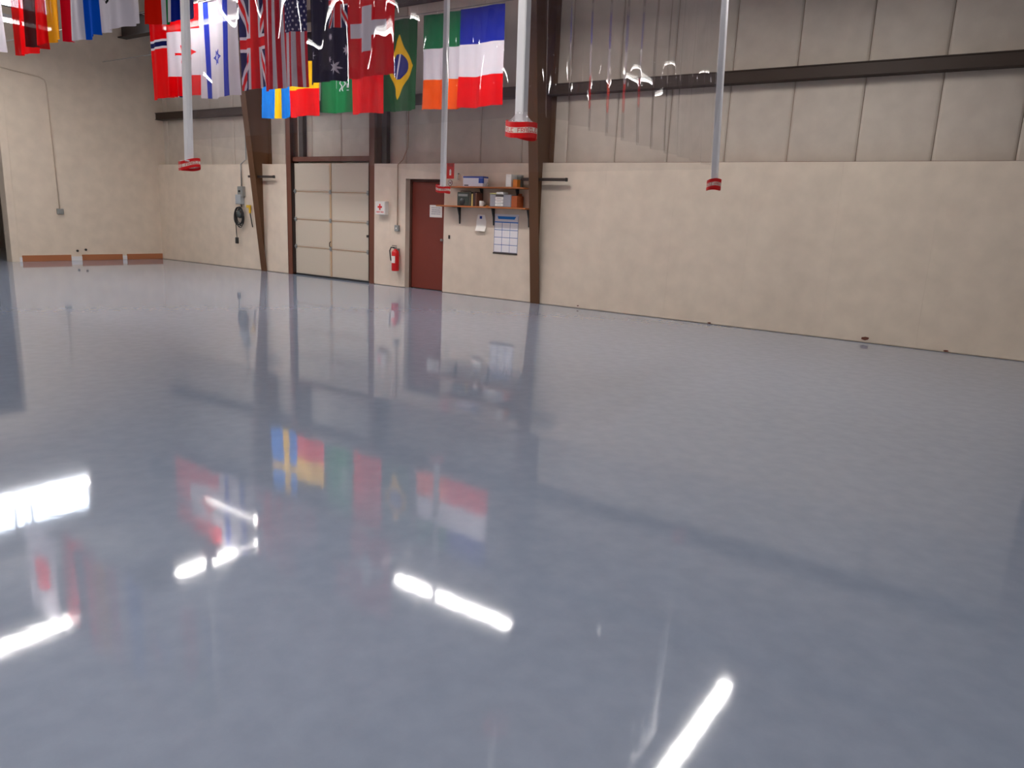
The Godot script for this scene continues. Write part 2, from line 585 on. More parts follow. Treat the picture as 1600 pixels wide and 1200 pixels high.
	tube(kn, [Vector3(PD1 - 0.12, 1.0, 0.02), Vector3(PD1 - 0.12, 1.0, 0.06)], 0.012, 10)
	tube(kn, [Vector3(PD1 - 0.12, 1.0, 0.06), Vector3(PD1 - 0.12, 1.0, 0.085)], 0.028, 12)
	piece(p, "door_knob", kn, mats["galvanised"])

func lamps() -> void:
	# twin-tube strip lamps hung under the roof; "along" is the axis they run on
	var spots := [
		[Vector3(2.67, LAMP_Y, 4.82), 2, "strip lamp close to the far end wall"],
		[Vector3(2.67, LAMP_Y, 10.9), 2, "strip lamp over the floor in front of the tall opening"],
		[Vector3(6.22, LAMP_Y, 2.6), 0, "strip lamp parallel to the long wall behind the maple leaf flag"],
		[Vector3(8.14, LAMP_Y, 3.66), 2, "strip lamp crossing above the middle flag row"],
		[Vector3(8.3, LAMP_Y, 7.62), 2, "strip lamp crossing above the outer flag row"],
		[Vector3(8.3, LAMP_Y, 11.7), 2, "strip lamp over the open floor beyond the flags"],
		[Vector3(8.3, LAMP_Y, 15.4), 2, "strip lamp near the left long wall, far bay"],
		[Vector3(12.3, LAMP_Y, 2.6), 0, "strip lamp parallel to the long wall in front of the shelves"],
		[Vector3(16.72, LAMP_Y, 3.12), 2, "strip lamp between the booth and the bare cream wall"],
		[Vector3(16.72, LAMP_Y, 9.7), 2, "strip lamp beside the booth over the open floor"],
		[Vector3(16.6, LAMP_Y, 13.9), 2, "strip lamp near the left long wall, middle bay"],
		[Vector3(25.3, LAMP_Y, 4.4), 2, "strip lamp in the near bay by the bare cream wall"],
		[Vector3(25.3, LAMP_Y, 10.6), 2, "strip lamp in the middle of the near bay"],
	]
	for s in spots:
		var along: int = s[1]
		var l := thing("strip_lamp", "white twin tube " + s[2], "lamp", s[0], "strip lamps under the roof")
		if along == 0: l.rotation.y = PI / 2
		piece(l, "housing", boxst(Vector3(-0.1, 0.03, -1.22), Vector3(0.1, 0.1, 1.22), 0.01), mats["white_enamel"])
		var st := newst()
		for x in [-0.05, 0.05]:
			st = newst(true)
			tube(st, [Vector3(x, 0.0, -1.19), Vector3(x, 0.0, 1.19)], 0.019, 10)
			piece(l, "lamp_tube", st, mats["lamp_tube"])
		for z in [-1.2, 1.2]:
			piece(l, "end_cap", boxst(Vector3(-0.09, -0.025, z - 0.015), Vector3(0.09, 0.03, z + 0.015), 0.004), mats["white_enamel"])
		for z in [-0.9, 0.9]:
			st = newst()
			tube(st, [Vector3(0, 0.1, z), Vector3(0, TOP - LAMP_Y, z)], 0.004, 6)
			piece(l, "hanger_wire", st, mats["galvanised"])
		var a := AreaLight3D.new()
		a.name = "lamp_light"
		a.area_size = Vector2(0.13, 2.38)
		a.area_normalize_energy = true
		a.light_energy = LAMP_L * 0.13 * 2.38 / PI
		a.light_color = Color(1.0, 0.975, 0.955)
		a.shadow_enabled = true
		a.area_range = 60.0
		l.add_child(a)
		a.position = Vector3(0, -0.03, 0)
		a.rotation.x = -PI / 2

# ------------------------------------------------------------------ flags
const RED := Color(0.87, 0.0, 0.03)
const WHITE := Color(0.82, 0.8, 0.84)
const NAVY := Color(0.07, 0.09, 0.3)
const YEL := Color(0.92, 0.74, 0.04)

func star(u: float, v: float, cu: float, cv: float, r: float, points: int, aspect := 0.58, turn := 0.0) -> bool:
	var d := Vector2(u - cu, (v - cv) / aspect)
	var a := fposmod(atan2(d.y, d.x) + turn, TAU / points) - PI / points
	return d.length() < r * (0.4 + 0.6 * pow(absf(a) / (PI / points), 1.6))

func jack(u: float, v: float) -> Color:
	var x := u - 0.5
	var y := (v - 0.5)
	if absf(x) < 0.095 or absf(y) < 0.05: return RED
	if absf(x) < 0.15 or absf(y) < 0.083: return WHITE
	var d1 := absf(x - y)
	var d2 := absf(x + y)
	var d := minf(d1, d2)
	if d < 0.05: return RED
	if d < 0.13: return WHITE
	return NAVY

func leaf_shape() -> PackedVector2Array:
	# right half of a maple leaf, stem down, mirrored below
	var h := [[0, 1.0], [0.16, 0.68], [0.32, 0.76], [0.24, 0.3], [0.46, 0.52], [0.53, 0.4], [0.78, 0.46], [0.68, 0.22], [0.8, 0.14], [0.38, -0.2], [0.44, -0.36], [0.05, -0.3], [0.06, -0.72]]
	var p := PackedVector2Array()
	for q in h: p.append(Vector2(q[0], q[1]))
	for i in range(h.size() - 1, 0, -1): p.append(Vector2(-h[i][0], h[i][1]))
	return p

func flag_colour(kind: String, u: float, v: float) -> Color:
	match kind:
		"sweden":
			if absf(u - 0.53) < 0.095 or absf(v - 0.42) < 0.055: return YEL
			return Color(0.04, 0.47, 0.84)
		"belgium":
			return Color(0.06, 0.06, 0.07) if v < 0.34 else (YEL if v < 0.67 else RED)
		"saudi":
			var g := Color(0.1, 0.5, 0.28)
			var a := u - 0.68
			var t := (v - 0.5) * 30.0
			if v > 0.3 and v < 0.74 and absf(a) < 0.14:
				if absf(a - 0.05 * sin(t * 1.7)) < 0.018 or absf(a + 0.09 - 0.03 * cos(t * 2.3)) < 0.016 or (absf(a - 0.1) < 0.018 and fposmod(t, 2.3) < 1.5): return WHITE
			if absf(u - 0.4) < 0.015 and v > 0.33 and v < 0.7: return WHITE
			return g
		"plain_red":
			return RED
		"brazil":
			var x := absf(u - 0.46) / 0.4
			var y := absf(v - 0.515) / 0.36
			var c := Vector2((u - 0.46) * 0.82, (v - 0.51) * 1.5)
			if c.length() < 0.21:
				return WHITE if absf(c.x * 0.96 + c.y * 0.2 + 0.01) < 0.02 else Color(0.1, 0.14, 0.45)
			return Color(0.9, 0.7, 0.06) if x + y < 1.0 else Color(0.1, 0.32, 0.18)
		"ireland":
			return Color(0.06, 0.42, 0.26) if v < 0.355 else (WHITE if v < 0.685 else Color(0.98, 0.36, 0.02))
		"france":
			return Color(0.1, 0.16, 0.58) if v < 0.355 else (WHITE if v < 0.685 else RED)
		"norway":
			var d := absf(v - 0.345)
			var e := absf(u - 0.93)
			if d < 0.028 or e < 0.05: return NAVY
			if d < 0.055 or e < 0.1: return WHITE
			return RED
		"canada":
			if v < 0.265 or v > 0.775: return RED
			var p := Vector2((0.52 - v) / 0.62 * 2.6 * -1.0, (u - 0.5) * 2.5)
			return RED if Geometry2D.is_point_in_polygon(Vector2(p.x, p.y), leaf) else WHITE
		"israel":
			if absf(u - 0.17) < 0.065 or absf(u - 0.72) < 0.065: return Color(0.12, 0.2, 0.66)
			var c := Vector2(u - 0.44, (v - 0.575) * 1.66)
			var m := 0.0
			for s in [-1, 1]:
				var k := -9.0
				for i in 3:
					var a: float = TAU * i / 3.0 + (0.0 if s > 0 else PI)
					k = maxf(k, c.dot(Vector2(cos(a), sin(a))))
				if k < 0.075 and k > 0.048: m = 1.0
			return Color(0.12, 0.2, 0.66) if m > 0 else WHITE
		"britain":
			return jack(u, v)
		"states":
			if u > 0.5 and v < 0.46:
				var i := floorf((u - 0.5) / 0.5 * 5.0 * 2.0)
				var j := floorf(v / 0.46 * 11.0)
				var c := Vector2(fposmod((u - 0.5) / 0.05, 1.0) - 0.5, (fposmod(v / 0.46 * 11.0, 1.0) - 0.5) * 1.3)
				return WHITE if int(i + j) % 2 == 0 and c.length() < 0.36 else Color(0.1, 0.11, 0.34)
			return Color(0.8, 0.05, 0.14) if int(floorf(u * 13.0)) % 2 == 0 else WHITE
		"australia":
			if u > 0.5 and v < 0.49: return jack((u - 0.5) * 2.0, v / 0.49)
			for s in [[0.1, 0.73, 0.085], [0.52, 0.79, 0.065], [0.68, 0.87, 0.13], [0.92, 0.7, 0.095], [0.55, 0.57, 0.075]]:
				if star(u, v, s[0], s[1], s[2], 7): return WHITE
			return Color(0.07, 0.08, 0.2)
		"swiss":
			var a := absf(u - 0.43)
			var b := absf(v - 0.55)
			return WHITE if (a < 0.125 and b < 0.21) or (a < 0.385 and b < 0.068) else RED
		"japan":
			return RED if Vector2((u - 0.5) * 0.9, (v - 0.5) * 1.5).length() < 0.28 else WHITE
		"germany":
			return Color(0.1, 0.1, 0.11) if u < 0.3 else (RED if u < 0.64 else Color(0.98, 0.66, 0.05))
		"netherlands":
			return Color(0.86, 0.05, 0.16) if u < 0.22 else (WHITE if u < 0.56 else Color(0.03, 0.32, 0.78))
		"korea":
			var c := Vector2((u - 0.5) * 0.9, (v - 0.5) * 1.5)
			if c.length() < 0.22:
				var w := c.x + 0.09 * sin(c.y / 0.22 * PI)
				return RED if w < 0 else Color(0.08, 0.2, 0.6)
			for q in [[-1, -1], [1, -1], [-1, 1], [1, 1]]:
				var e := Vector2(c.x - q[0] * 0.27, c.y - q[1] * 0.35)
				var r := e.rotated(-q[0] * q[1] * 0.6)
				if absf(r.x) < 0.09 and absf(r.y) < 0.06 and fposmod(r.y + 0.06, 0.045) < 0.028: return Color(0.06, 0.06, 0.07)
			return WHITE
		"south_africa":
			var k := maxf(0.0, 0.42 - v)
			if v < 0.3 and absf(u - 0.42) < 0.3 * (1.0 - v / 0.3): return Color(0.06, 0.06, 0.07)
			if v < 0.36 and absf(u - 0.42) < 0.38 * (1.0 - v / 0.36): return YEL
			var g := 0.09 + k * 0.9
			var d := absf(u - 0.42)
			if d < g: return Color(0.1, 0.46, 0.22)
			if d < g + 0.075: return WHITE
			return Color(0.92, 0.12, 0.05) if u < 0.42 else Color(0.05, 0.13, 0.5)
	return WHITE

var leaf: PackedVector2Array

func flags() -> void:
	leaf = leaf_shape()
	# kind, left x, right x, bottom y, z step, label
	var rows := {
		1.35: [
			["sweden", 6.18, 7.06, 3.2, -0.03, "blue flag with a yellow cross, hung sideways"],
			["belgium", 7.05, 7.93, 3.19, 0.06, "black, yellow and red banded flag hung sideways"],
			["saudi", 7.88, 8.77, 3.24, -0.05, "green flag with white script, hung sideways"],
			["plain_red", 8.75, 9.56, 3.18, 0.05, "plain red flag beside the green flag with script"],
			["brazil", 9.53, 10.28, 3.2, 0.0, "dark green flag with yellow diamond and blue disc"],
			["ireland", 10.41, 11.21, 3.19, 0.0, "green, white and orange banded flag hung sideways"],
			["france", 11.22, 12.07, 3.19, 0.03, "blue, white and red flag with level bands"],
		],
		3.9: [
			["norway", 6.42, 7.4, 3.2, -0.12, "red flag with a white edged navy cross"],
			["canada", 7.19, 8.055, 3.18, 0.02, "red and white flag with a red maple leaf"],
			["israel", 8.06, 8.99, 3.12, 0.0, "white flag with two blue stripes and blue star outline"],
			["britain", 8.88, 9.62, 3.22, -0.11, "navy flag with red and white crossed stripes all over"],
			["states", 9.62, 10.57, 3.16, 0.02, "red and white striped flag with starred blue canton"],
			["australia", 10.58, 11.34, 3.2, -0.02, "navy flag with white stars and a small crossed canton"],
			["swiss", 11.37, 12.22, 3.21, 0.02, "red flag with a broad white upright cross"],
		],
		6.85: [
			["japan", 7.6, 8.54, 3.2, 0.02, "white flag with a single red disc"],
			["plain_red", 8.42, 9.3, 3.2, -0.13, "plain red flag beside the black, red and gold flag"],
			["germany", 9.12, 9.96, 3.215, 0.02, "black, red and gold flag with upright bands"],
			["netherlands", 9.93, 10.76, 3.2, -0.01, "red, white and blue flag with upright bands"],
			["korea", 10.765, 11.58, 3.225, 0.02, "white flag with red and blue disc and black bars"],
			["south_africa", 11.5, 12.25, 3.245, -0.12, "red, green, white and blue flag with a black wedge"],
		],
	}
	var count := 0
	for z in rows:
		var tops: float = {1.35: 4.66, 3.9: 4.51, 6.85: 4.6}[z]
		var rope := newst(true)
		tube(rope, [Vector3(0.2 if z < 5 else 3.0, tops + 0.04, z), Vector3(5.8, tops + 0.036, z), Vector3(12.6, tops + 0.036, z)], 0.006, 6)
		for x in [3.2, 8.7, 12.58]:
			tube(rope, [Vector3(x, tops + 0.03, z), Vector3(x, TOP, z)], 0.003, 5)
		one("flag_rope", rope, mats["galvanised"], {1.35: "thin rope carrying the flag row nearest the shelves", 3.9: "thin rope carrying the middle row of flags", 6.85: "thin rope carrying the flag row away from the wall"}[z], "rope", Vector3.ZERO, "ropes carrying the flags")
		for f in rows[z]:
			count += 1
			var kind: String = f[0]
			var w: float = f[2] - f[1]
			var h: float = tops - f[3]
			var ph := rng.randf() * TAU
			var k := rng.randf_range(1.3, 2.2)
			var tilt := rng.randf_range(-0.02, 0.02)
			var fl := thing("flag", f[5], "flag", Vector3(f[1] + w / 2, f[3], z + f[4]), "flags hung in rows across the hall")
			var cloth := sheet(func(u: float, v: float):
				var amp := 0.012 + 0.03 * v
				var fold := sin(ph + u * TAU * k + 0.6 * v) * amp + 0.35 * amp * sin(ph * 2.0 + u * TAU * 2.6 * k - v * 1.3)
				var narrow := 1.0 - 0.035 * v * sin(PI * v)
				var sag := 0.012 * sin(u * PI * 2.0 + ph) * v + tilt * (u - 0.5) * v
				return Vector3((u - 0.5) * w * narrow + 0.012 * v * sin(v * 3.0 + ph), h * (1.0 - v) + sag, fold), 36, 22)
			var key := "flag_" + kind
			if not mats.has(key):
				var m := printed(key, print_of(150, 250, func(u: float, v: float): return flag_colour(kind, u, v)), 0.8)
				m.cull_mode = BaseMaterial3D.CULL_DISABLED
				m.metallic_specular = 0.12
				if kind in ["plain_red", "germany", "norway", "canada", "israel"]:
					# thin open weave: a bright lamp behind it shows through
					m.transparency = BaseMaterial3D.TRANSPARENCY_ALPHA
					m.albedo_color.a = 0.94
				m.backlight_enabled = true
				m.backlight = Color(0.5, 0.5, 0.5)
			part(fl, "cloth", cloth, mats[key])
			var hem := newst(true)
			tube(hem, [Vector3(-w / 2, h + 0.005, 0), Vector3(-w / 4, h + 0.006, 0.006 * sin(ph)), Vector3(w / 4, h + 0.006, -0.006 * sin(ph)), Vector3(w / 2, h + 0.005, 0)], 0.009, 8)
			for sx in [-1, 1]:
				var tie := newst(true)
				tube(tie, [Vector3(sx * (w / 2 - 0.02), h + 0.005, 0), Vector3(sx * (w / 2 - 0.02), h + 0.02, -f[4] * 0.6), Vector3(sx * (w / 2 - 0.02), h + 0.024, -f[4])], 0.004, 6)
				piece(fl, "tie", tie, mats["heading_canvas"])
			piece(fl, "heading_sleeve", hem, mats["heading_canvas"], "pale heading sleeve")

# ------------------------------------------------------------------ booth
func glyphs() -> Dictionary:
	return {
		"H": ["#...#", "#...#", "#...#", "#####", "#...#", "#...#", "#...#"], "A": [".###.", "#...#", "#...#", "#####", "#...#", "#...#", "#...#"],
		"N": ["#...#", "##..#", "#.#.#", "#.#.#", "#..##", "#...#", "#...#"], "D": ["####.", "#...#", "#...#", "#...#", "#...#", "#...#", "####."],
		"L": ["#....", "#....", "#....", "#....", "#....", "#....", "#####"], "E": ["#####", "#....", "#....", "####.", "#....", "#....", "#####"],
		"F": ["#####", "#....", "#....", "####.", "#....", "#....", "#...."], "R": ["####.", "#...#", "#...#", "####.", "#.#..", "#..#.", "#...#"],
		"G": [".####", "#....", "#....", "#.###", "#...#", "#...#", ".###."], "I": ["#####", "..#..", "..#..", "..#..", "..#..", "..#..", "#####"],
	}

func booth() -> void:
	# feet of the four raised legs
	var feet := [Vector3(13.117, 1.83, 7.395), Vector3(12.95, 1.82, 3.78), Vector3(16.68, 2.02, 7.5), Vector3(16.5, 1.93, 3.75)]
	var topy := 4.45
	var b := thing("curtain_booth", "raised clear curtain booth with four white legs hanging from cables", "booth", Vector3((feet[0].x + feet[3].x) / 2, 1.8, 5.6))
	var org := b.position
	var lean_to := [Vector3(0.05, 0, -0.035), Vector3.ZERO, Vector3(-0.024, 0, 0.016), Vector3(-0.085, 0, 0.058)]
	var gl := glyphs()
	var text := "HANDLE FRAGILE "
	var tape := printed("fragile_tape", print_of(360, 48, func(u: float, v: float):
		if v > 0.34 and v < 0.68:
			var cx := (1.0 - u) * 2.0 * text.length() * 6.0
			var ch := int(floor(cx / 6.0)) % text.length()
			var px := int(floor(fposmod(cx, 6.0)))
			var py := int(floor((v - 0.37) / 0.28 * 7.0))
			if px < 5 and py >= 0 and py < 7 and gl.has(text[ch]) and gl[text[ch]][py][px] == "#": return Color(0.8, 0.04, 0.08)
			return Color(0.92, 0.87, 0.82)
		return Color(0.88, 0.02, 0.07)), 0.35)
	tape.cull_mode = BaseMaterial3D.CULL_DISABLED
	var i := 0
	for f in feet:
		var p: Vector3 = f - org
		var head: Vector3 = Vector3(f.x, topy, f.z) - org + lean_to[i]
		var ls := newst()
		post(ls, p, head, 0.029)
		var leg := piece(b, "leg", ls, mats["leg_white"])
		piece(leg, "foot_plate", boxst(p + Vector3(-0.055, 0.02, -0.055), p + Vector3(0.055, 0.03, 0.055), 0.002), mats["white_enamel"])
		var turn: float = [0.6, 0.5, 0.5, 1.9][i]
		var sq: float = [0.62, 0.6, 0.92, 0.75][i]
		var lean: float = [0.2, -0.15, -0.1, 0.05][i]
		var hgt: float = [0.075, 0.08, 0.088, 0.1][i]
		var band := sheet(func(u: float, v: float):
			var a: float = u * TAU
			var r: float = 0.094 * (1.0 + 0.05 * sin(3.0 * a + turn * 4.0) + 0.03 * sin(7.0 * a))
			var q := Vector3(cos(a) * r, 0, sin(a) * r * sq).rotated(Vector3.UP, turn)
			return p + q + Vector3(0, 0.03 - v * hgt + lean * q.x + 0.008 * sin(2.0 * a + turn), 0), 48, 3)
		part(leg, "warning_tape", band, tape, "red and white fragile tape round the foot")
		if i == 2:
			var wrap := sheet(func(u: float, v: float):
				var a: float = u * TAU
				var r: float = lerpf(0.036, 0.085, v * v) * (1.0 + 0.2 * v * sin(5.0 * a + turn))
				return p + Vector3(cos(a) * r, 0.085 - v * 0.06, sin(a) * r), 28, 6)
			part(leg, "plastic_wrap", wrap, paint_film("milky_wrap", Color(0.85, 0.83, 0.86, 0.3)))
		i += 1
	# top frame and hoist cables
	var rail := newst()
	var c := []
	for k in [0, 2, 3, 1]: c.append(Vector3(feet[k].x, topy, feet[k].z) - org + lean_to[k])
	for k in 4:
		rail = newst()
		tube(rail, [c[k], c[(k + 1) % 4]], 0.026, 8)
		piece(b, "top_rail", rail, mats["white_enamel"])
	for k in 4:
		var cb := newst()
		tube(cb, [c[k], Vector3(c[k].x, TOP - org.y, c[k].z)], 0.004, 6)
		piece(b, "hoist_cable", cb, mats["galvanised"])
	part(b, "roof_film", sheet(func(u: float, v: float):
		var p: Vector3 = (c[0].lerp(c[1], u)).lerp(c[3].lerp(c[2], u), v)
		return p + Vector3(0, 0.02 - 0.1 * sin(PI * u) * sin(PI * v), 0), 14, 14), mats["clear_film"])
	# four curtains: pleated clear film that flares out a little at the hem
	# from foot, to foot, hem heights, pleat depth, pleats per metre, flare, phase, wrinkle depth, lean
	var panels := [
		[feet[0], feet[2], 2.03, 2.1, 0.012, 2.0, 0.05, 2.5, 0.0025, -0.03],
		[feet[2], feet[3], 2.13, 2.08, 0.041, 3.3, 0.048, 3.7, 0.0018, 0.0],
		[feet[3], feet[1], 2.06, 2.0, 0.02, 2.8, 0.05, 9.1, 0.001, 0.0],
		[feet[1], feet[0], 2.0, 2.0, 0.02, 2.6, 0.05, 14.3, 0.001, 0.0],
	]
	for q in panels:
		var a: Vector3 = q[0]
		var e: Vector3 = q[1]
		var run := Vector3(e.x - a.x, 0, e.z - a.z)
		var len := run.length()
		run = run.normalized()
		var out := Vector3(-run.z, 0, run.x)
		if out.dot(Vector3((a.x + e.x) / 2, 0, (a.z + e.z) / 2) - Vector3(org.x, 0, org.z)) < 0: out = -out
		var amp: float = q[4]
		var freq: float = q[5]
		var flare: float = q[6]
		var off: float = q[7]
		var wr: float = q[8]
		var lean: float = q[9]
		var film := sheet(func(u: float, v: float):
			var s: float = u * len
			var y := lerpf(topy, lerpf(q[2], q[3], u), v)
			var w := s + 0.03 * sin(1.7 * s + off) + 0.012 * sin(4.6 * v + 1.1 * s + off * 2.0)
			var d := amp * asin(0.96 * sin(TAU * freq * w + off)) / 1.3 * (0.85 + 0.2 * sin(1.3 * s + off * 1.7))
			d += 0.004 * sin(2.1 * s + 3.0 * v + off) + wr * sin(6.1 * s + 11.0 * v + off) + 0.5 * wr * sin(13.0 * s - 17.0 * v + 2.0 * off)
			d += lean * s * v + flare * pow(v, 3.0) - 0.06
			return Vector3(a.x, y, a.z) + run * s + out * d - org, 260, 80)
		part(b, "curtain", film, mats["clear_film"], "clear pleated plastic curtain")

func post(st: SurfaceTool, a: Vector3, b: Vector3, h: float) -> void:
	var lo := []
	var hi := []
	for q in [[-1, -0.8], [-0.8, -1], [0.8, -1], [1, -0.8], [1, 0.8], [0.8, 1], [-0.8, 1], [-1, 0.8]]:
		lo.append(a + Vector3(q[0] * h, 0, q[1] * h))
		hi.append(b + Vector3(q[0] * h, 0, q[1] * h))
	var mid := (a + b) / 2
	for k in 8:
		var l := (k + 1) % 8
		face(st, [lo[k], lo[l], hi[l], hi[k]], mid)
	face(st, lo, mid)
	face(st, hi, mid)

func paint_film(key: String, c: Color) -> StandardMaterial3D:
	var m := paint(key, c, 0.12)
	m.transparency = BaseMaterial3D.TRANSPARENCY_ALPHA
	m.cull_mode = BaseMaterial3D.CULL_DISABLED
	return m

# ------------------------------------------------------------------ things on the long wall
func wall_things() -> void:
	# electrical box and its conduit by the first column
	var e := thing("switch_box", "grey electrical box on conduit above the coiled cord", "electrical box", Vector3(3.55, 1.5, 0))
	piece(e, "conduit", tubed([Vector3(0.02, 0.42, 0.03), Vector3(0.02, 0.94, 0.03), Vector3(0.02, 1.06, -0.12), Vector3(0.02, 5.2, -0.14)], 0.016), mats["galvanised"])
	piece(e, "upper_box", boxst(Vector3(-0.07, 0.2, 0.0), Vector3(0.12, 0.43, 0.09), 0.008), mats["grey_box"])
	piece(e, "lower_box", boxst(Vector3(-0.12, 0.02, 0.0), Vector3(0.07, 0.24, 0.12), 0.008), paint("pale_grey", rgb8(160, 166, 170), 0.45))
	var kn := newst(true)
	tube(kn, [Vector3(0.02, 0.32, 0.09), Vector3(0.02, 0.32, 0.115)], 0.025, 12)
	piece(e, "knob", kn, mats["black_plastic"])
	piece(e, "cord_stub", tubed([Vector3(0.0, 0.03, 0.05), Vector3(0.02, -0.02, 0.05), Vector3(0.02, -0.05, 0.05)], 0.011), mats["black_rubber"])
	# coiled cord with a hanging plug
	var c := thing("power_cord", "black power cord coiled on the wall with plug hanging down", "cord", Vector3(3.56, 1.27, 0.06))
	for k in 7:
		var st := newst(true)
		var pts := []
		var rx := 0.13 + 0.012 * (k % 4)
		var ry := 0.17 + 0.018 * ((k * 2) % 5)
		for j in 25:
			var a := TAU * j / 24.0
			pts.append(Vector3(cos(a) * rx + 0.01 * sin(k * 2.1), sin(a) * ry - 0.03 - 0.012 * (k % 3), 0.02 + 0.012 * k + 0.01 * sin(a * 2 + k)))
		tube(st, pts, 0.0095, 6, false)
		piece(c, "cord_loop", st, mats["black_rubber"])
	var hub := newst(true)
	lathe_z(hub, [Vector2(0.0, 0.07), Vector2(0.075, 0.065), Vector2(0.095, 0.03), Vector2(0.09, -0.04)], Vector3(0.01, 0.02, 0.03), 18)
	piece(c, "hanger_reel", hub, paint("reel_grey", rgb8(70, 78, 78), 0.45))
	piece(c, "cord_tail", tubed([Vector3(-0.12, -0.02, 0.06), Vector3(-0.15, -0.18, 0.05), Vector3(-0.155, -0.38, 0.04), Vector3(-0.14, -0.53, 0.04)], 0.009), mats["black_rubber"])
	var pl := newst()
	box(pl, Vector3(-0.175, -0.68, 0.012), Vector3(-0.1, -0.53, 0.075), 0.012)
	piece(c, "plug", pl, mats["black_plastic"])
	# yellow spray nozzle on a hook beside the column
	var y := thing("yellow_air_gun", "small yellow air gun hung between the cord and column", "air gun", Vector3(3.84, 1.42, 0.05))
	piece(y, "body", boxst(Vector3(-0.05, 0.02, -0.02), Vector3(0.08, 0.09, 0.04), 0.012), mats["yellow_plastic"])
	piece(y, "grip", boxst(Vector3(0.03, -0.1, -0.015), Vector3(0.08, 0.03, 0.03), 0.01), mats["yellow_plastic"])
	piece(y, "hose", tubed([Vector3(0.06, -0.1, 0.01), Vector3(0.09, -0.28, 0.0), Vector3(0.1, -0.42, -0.02)], 0.012), mats["black_rubber"])

	# first-aid cabinet
	var fa := thing("first_aid_cabinet", "small white wall cabinet with a red cross", "cabinet", Vector3(8.2, 1.43, 0))
	piece(fa, "case", boxst(Vector3(-0.135, 0, 0), Vector3(0.135, 0.27, 0.1), 0.006), mats["white_plastic"])
	piece(fa, "door", boxst(Vector3(-0.13, 0.006, 0.1), Vector3(0.13, 0.264, 0.112), 0.005), mats["white_plastic"])
	var cr := newst()
	prism(cr, PackedVector2Array([Vector2(-0.018, -0.06), Vector2(0.018, -0.06), Vector2(0.018, -0.018), Vector2(0.06, -0.018), Vector2(0.06, 0.018), Vector2(0.018, 0.018), Vector2(0.018, 0.06), Vector2(-0.018, 0.06), Vector2(-0.018, 0.018), Vector2(-0.06, 0.018), Vector2(-0.06, -0.018), Vector2(-0.018, -0.018)]), 0.111, 0.1145)
	var co := piece(fa, "red_cross", cr, mats["red_paint"], "red cross emblem")
	co.position = Vector3(0, 0.155, 0)
	var t := part(fa, "lettering", lettering("FIRST AID", 0.034), mats["red_paint"], "red lettering")
	t.position = Vector3(0, 0.055, 0.113)
	# light switch and conduit
	var s := thing("light_switch", "grey switch box on a thin conduit left of brown door", "switch", Vector3(8.6, 1.12, 0))
	piece(s, "box", boxst(Vector3(-0.055, 0, 0), Vector3(0.055, 0.12, 0.05), 0.005), mats["grey_box"])
	piece(s, "toggle", boxst(Vector3(-0.012, 0.045, 0.05), Vector3(0.012, 0.075, 0.062), 0.003), mats["white_plastic"])
	piece(s, "conduit", tubed([Vector3(0, 0.12, 0.02), Vector3(0, 1.3, 0.02), Vector3(0.02, 1.4, -0.1), Vector3(0.1, 1.65, -0.16), Vector3(0.1, 3.9, -0.17)], 0.01), paint("conduit_tan", rgb8(170, 142, 120), 0.5))
	# extinguisher
	var x := thing("fire_extinguisher", "red fire extinguisher with white label hung by the brown door", "extinguisher", Vector3(8.62, 0.33, 0.09))
	var body := newst(true)
	lathe(body, [Vector2(0, 0), Vector2(0.068, 0.0), Vector2(0.075, 0.015), Vector2(0.075, 0.36), Vector2(0.062, 0.4), Vector2(0.03, 0.425), Vector2(0.024, 0.44), Vector2(0, 0.44)], Vector3.ZERO, 22)
	piece(x, "cylinder", body, mats["red_paint"])
	var lb := sheet(func(u: float, v: float):
		var a: float = lerpf(0.9, 2.9, u)
		return Vector3(cos(a) * 0.0762, lerpf(0.3, 0.16, v), sin(a) * 0.0762), 14, 1)
	part(x, "paper_label", lb, mats["paper"], "white instruction label")
	var vl := newst()
	box(vl, Vector3(-0.022, 0.44, -0.022), Vector3(0.022, 0.48, 0.022), 0.005)
	piece(x, "valve", vl, mats["galvanised"])
	var lv := newst()
	box(lv, Vector3(-0.09, 0.495, -0.012), Vector3(0.03, 0.507, 0.012), 0.003)
	box(lv, Vector3(-0.085, 0.468, -0.012), Vector3(-0.02, 0.478, 0.012), 0.003)
	piece(x, "squeeze_handle", lv, mats["black_plastic"])
	piece(x, "hose", tubed([Vector3(0.0, 0.46, 0.03), Vector3(-0.07, 0.47, 0.05), Vector3(-0.11, 0.4, 0.05), Vector3(-0.1, 0.28, 0.04), Vector3(-0.095, 0.2, 0.03)], 0.012), mats["black_rubber"])
	piece(x, "wall_bracket", boxst(Vector3(-0.04, 0.3, -0.09), Vector3(0.04, 0.45, -0.07), 0.003), mats["galvanised"])

	# sign on the door
	var dn := printed("door_notice_print", print_of(96, 72, func(u: float, v: float):
		var sheet_white := Color(0.9, 0.89, 0.87)
		if v > 0.18 and v < 0.86 and u > 0.14 and u < 0.86:
			var l := fposmod((v - 0.18) / 0.17, 1.0)
			if l < 0.45 and sin(u * 90.0 + floor((v - 0.18) / 0.17) * 4.0) > -0.55: return Color(0.5, 0.5, 0.55)
		return sheet_white))
	var dg := thing("door_notice", "white printed notice fixed to the brown door", "notice", Vector3(9.48, 1.43, -0.14))
	piece(dg, "board", boxst(Vector3(-0.16, 0, 0), Vector3(0.16, 0.235, 0.006), 0.002), mats["white_plastic"])
	var dc := part(dg, "print", card(0.31, 0.225, 0.0), dn)
	dc.position = Vector3(0, 0.117, 0.0068)
	# extinguisher sign and round emblem
	var fs := thing("fire_sign", "red fire extinguisher sign high on the wall beside the door", "sign", Vector3(9.94, 2.16, 0))
	piece(fs, "plate", boxst(Vector3(-0.09, 0, 0), Vector3(0.09, 0.28, 0.006), 0.002), mats["red_paint"])
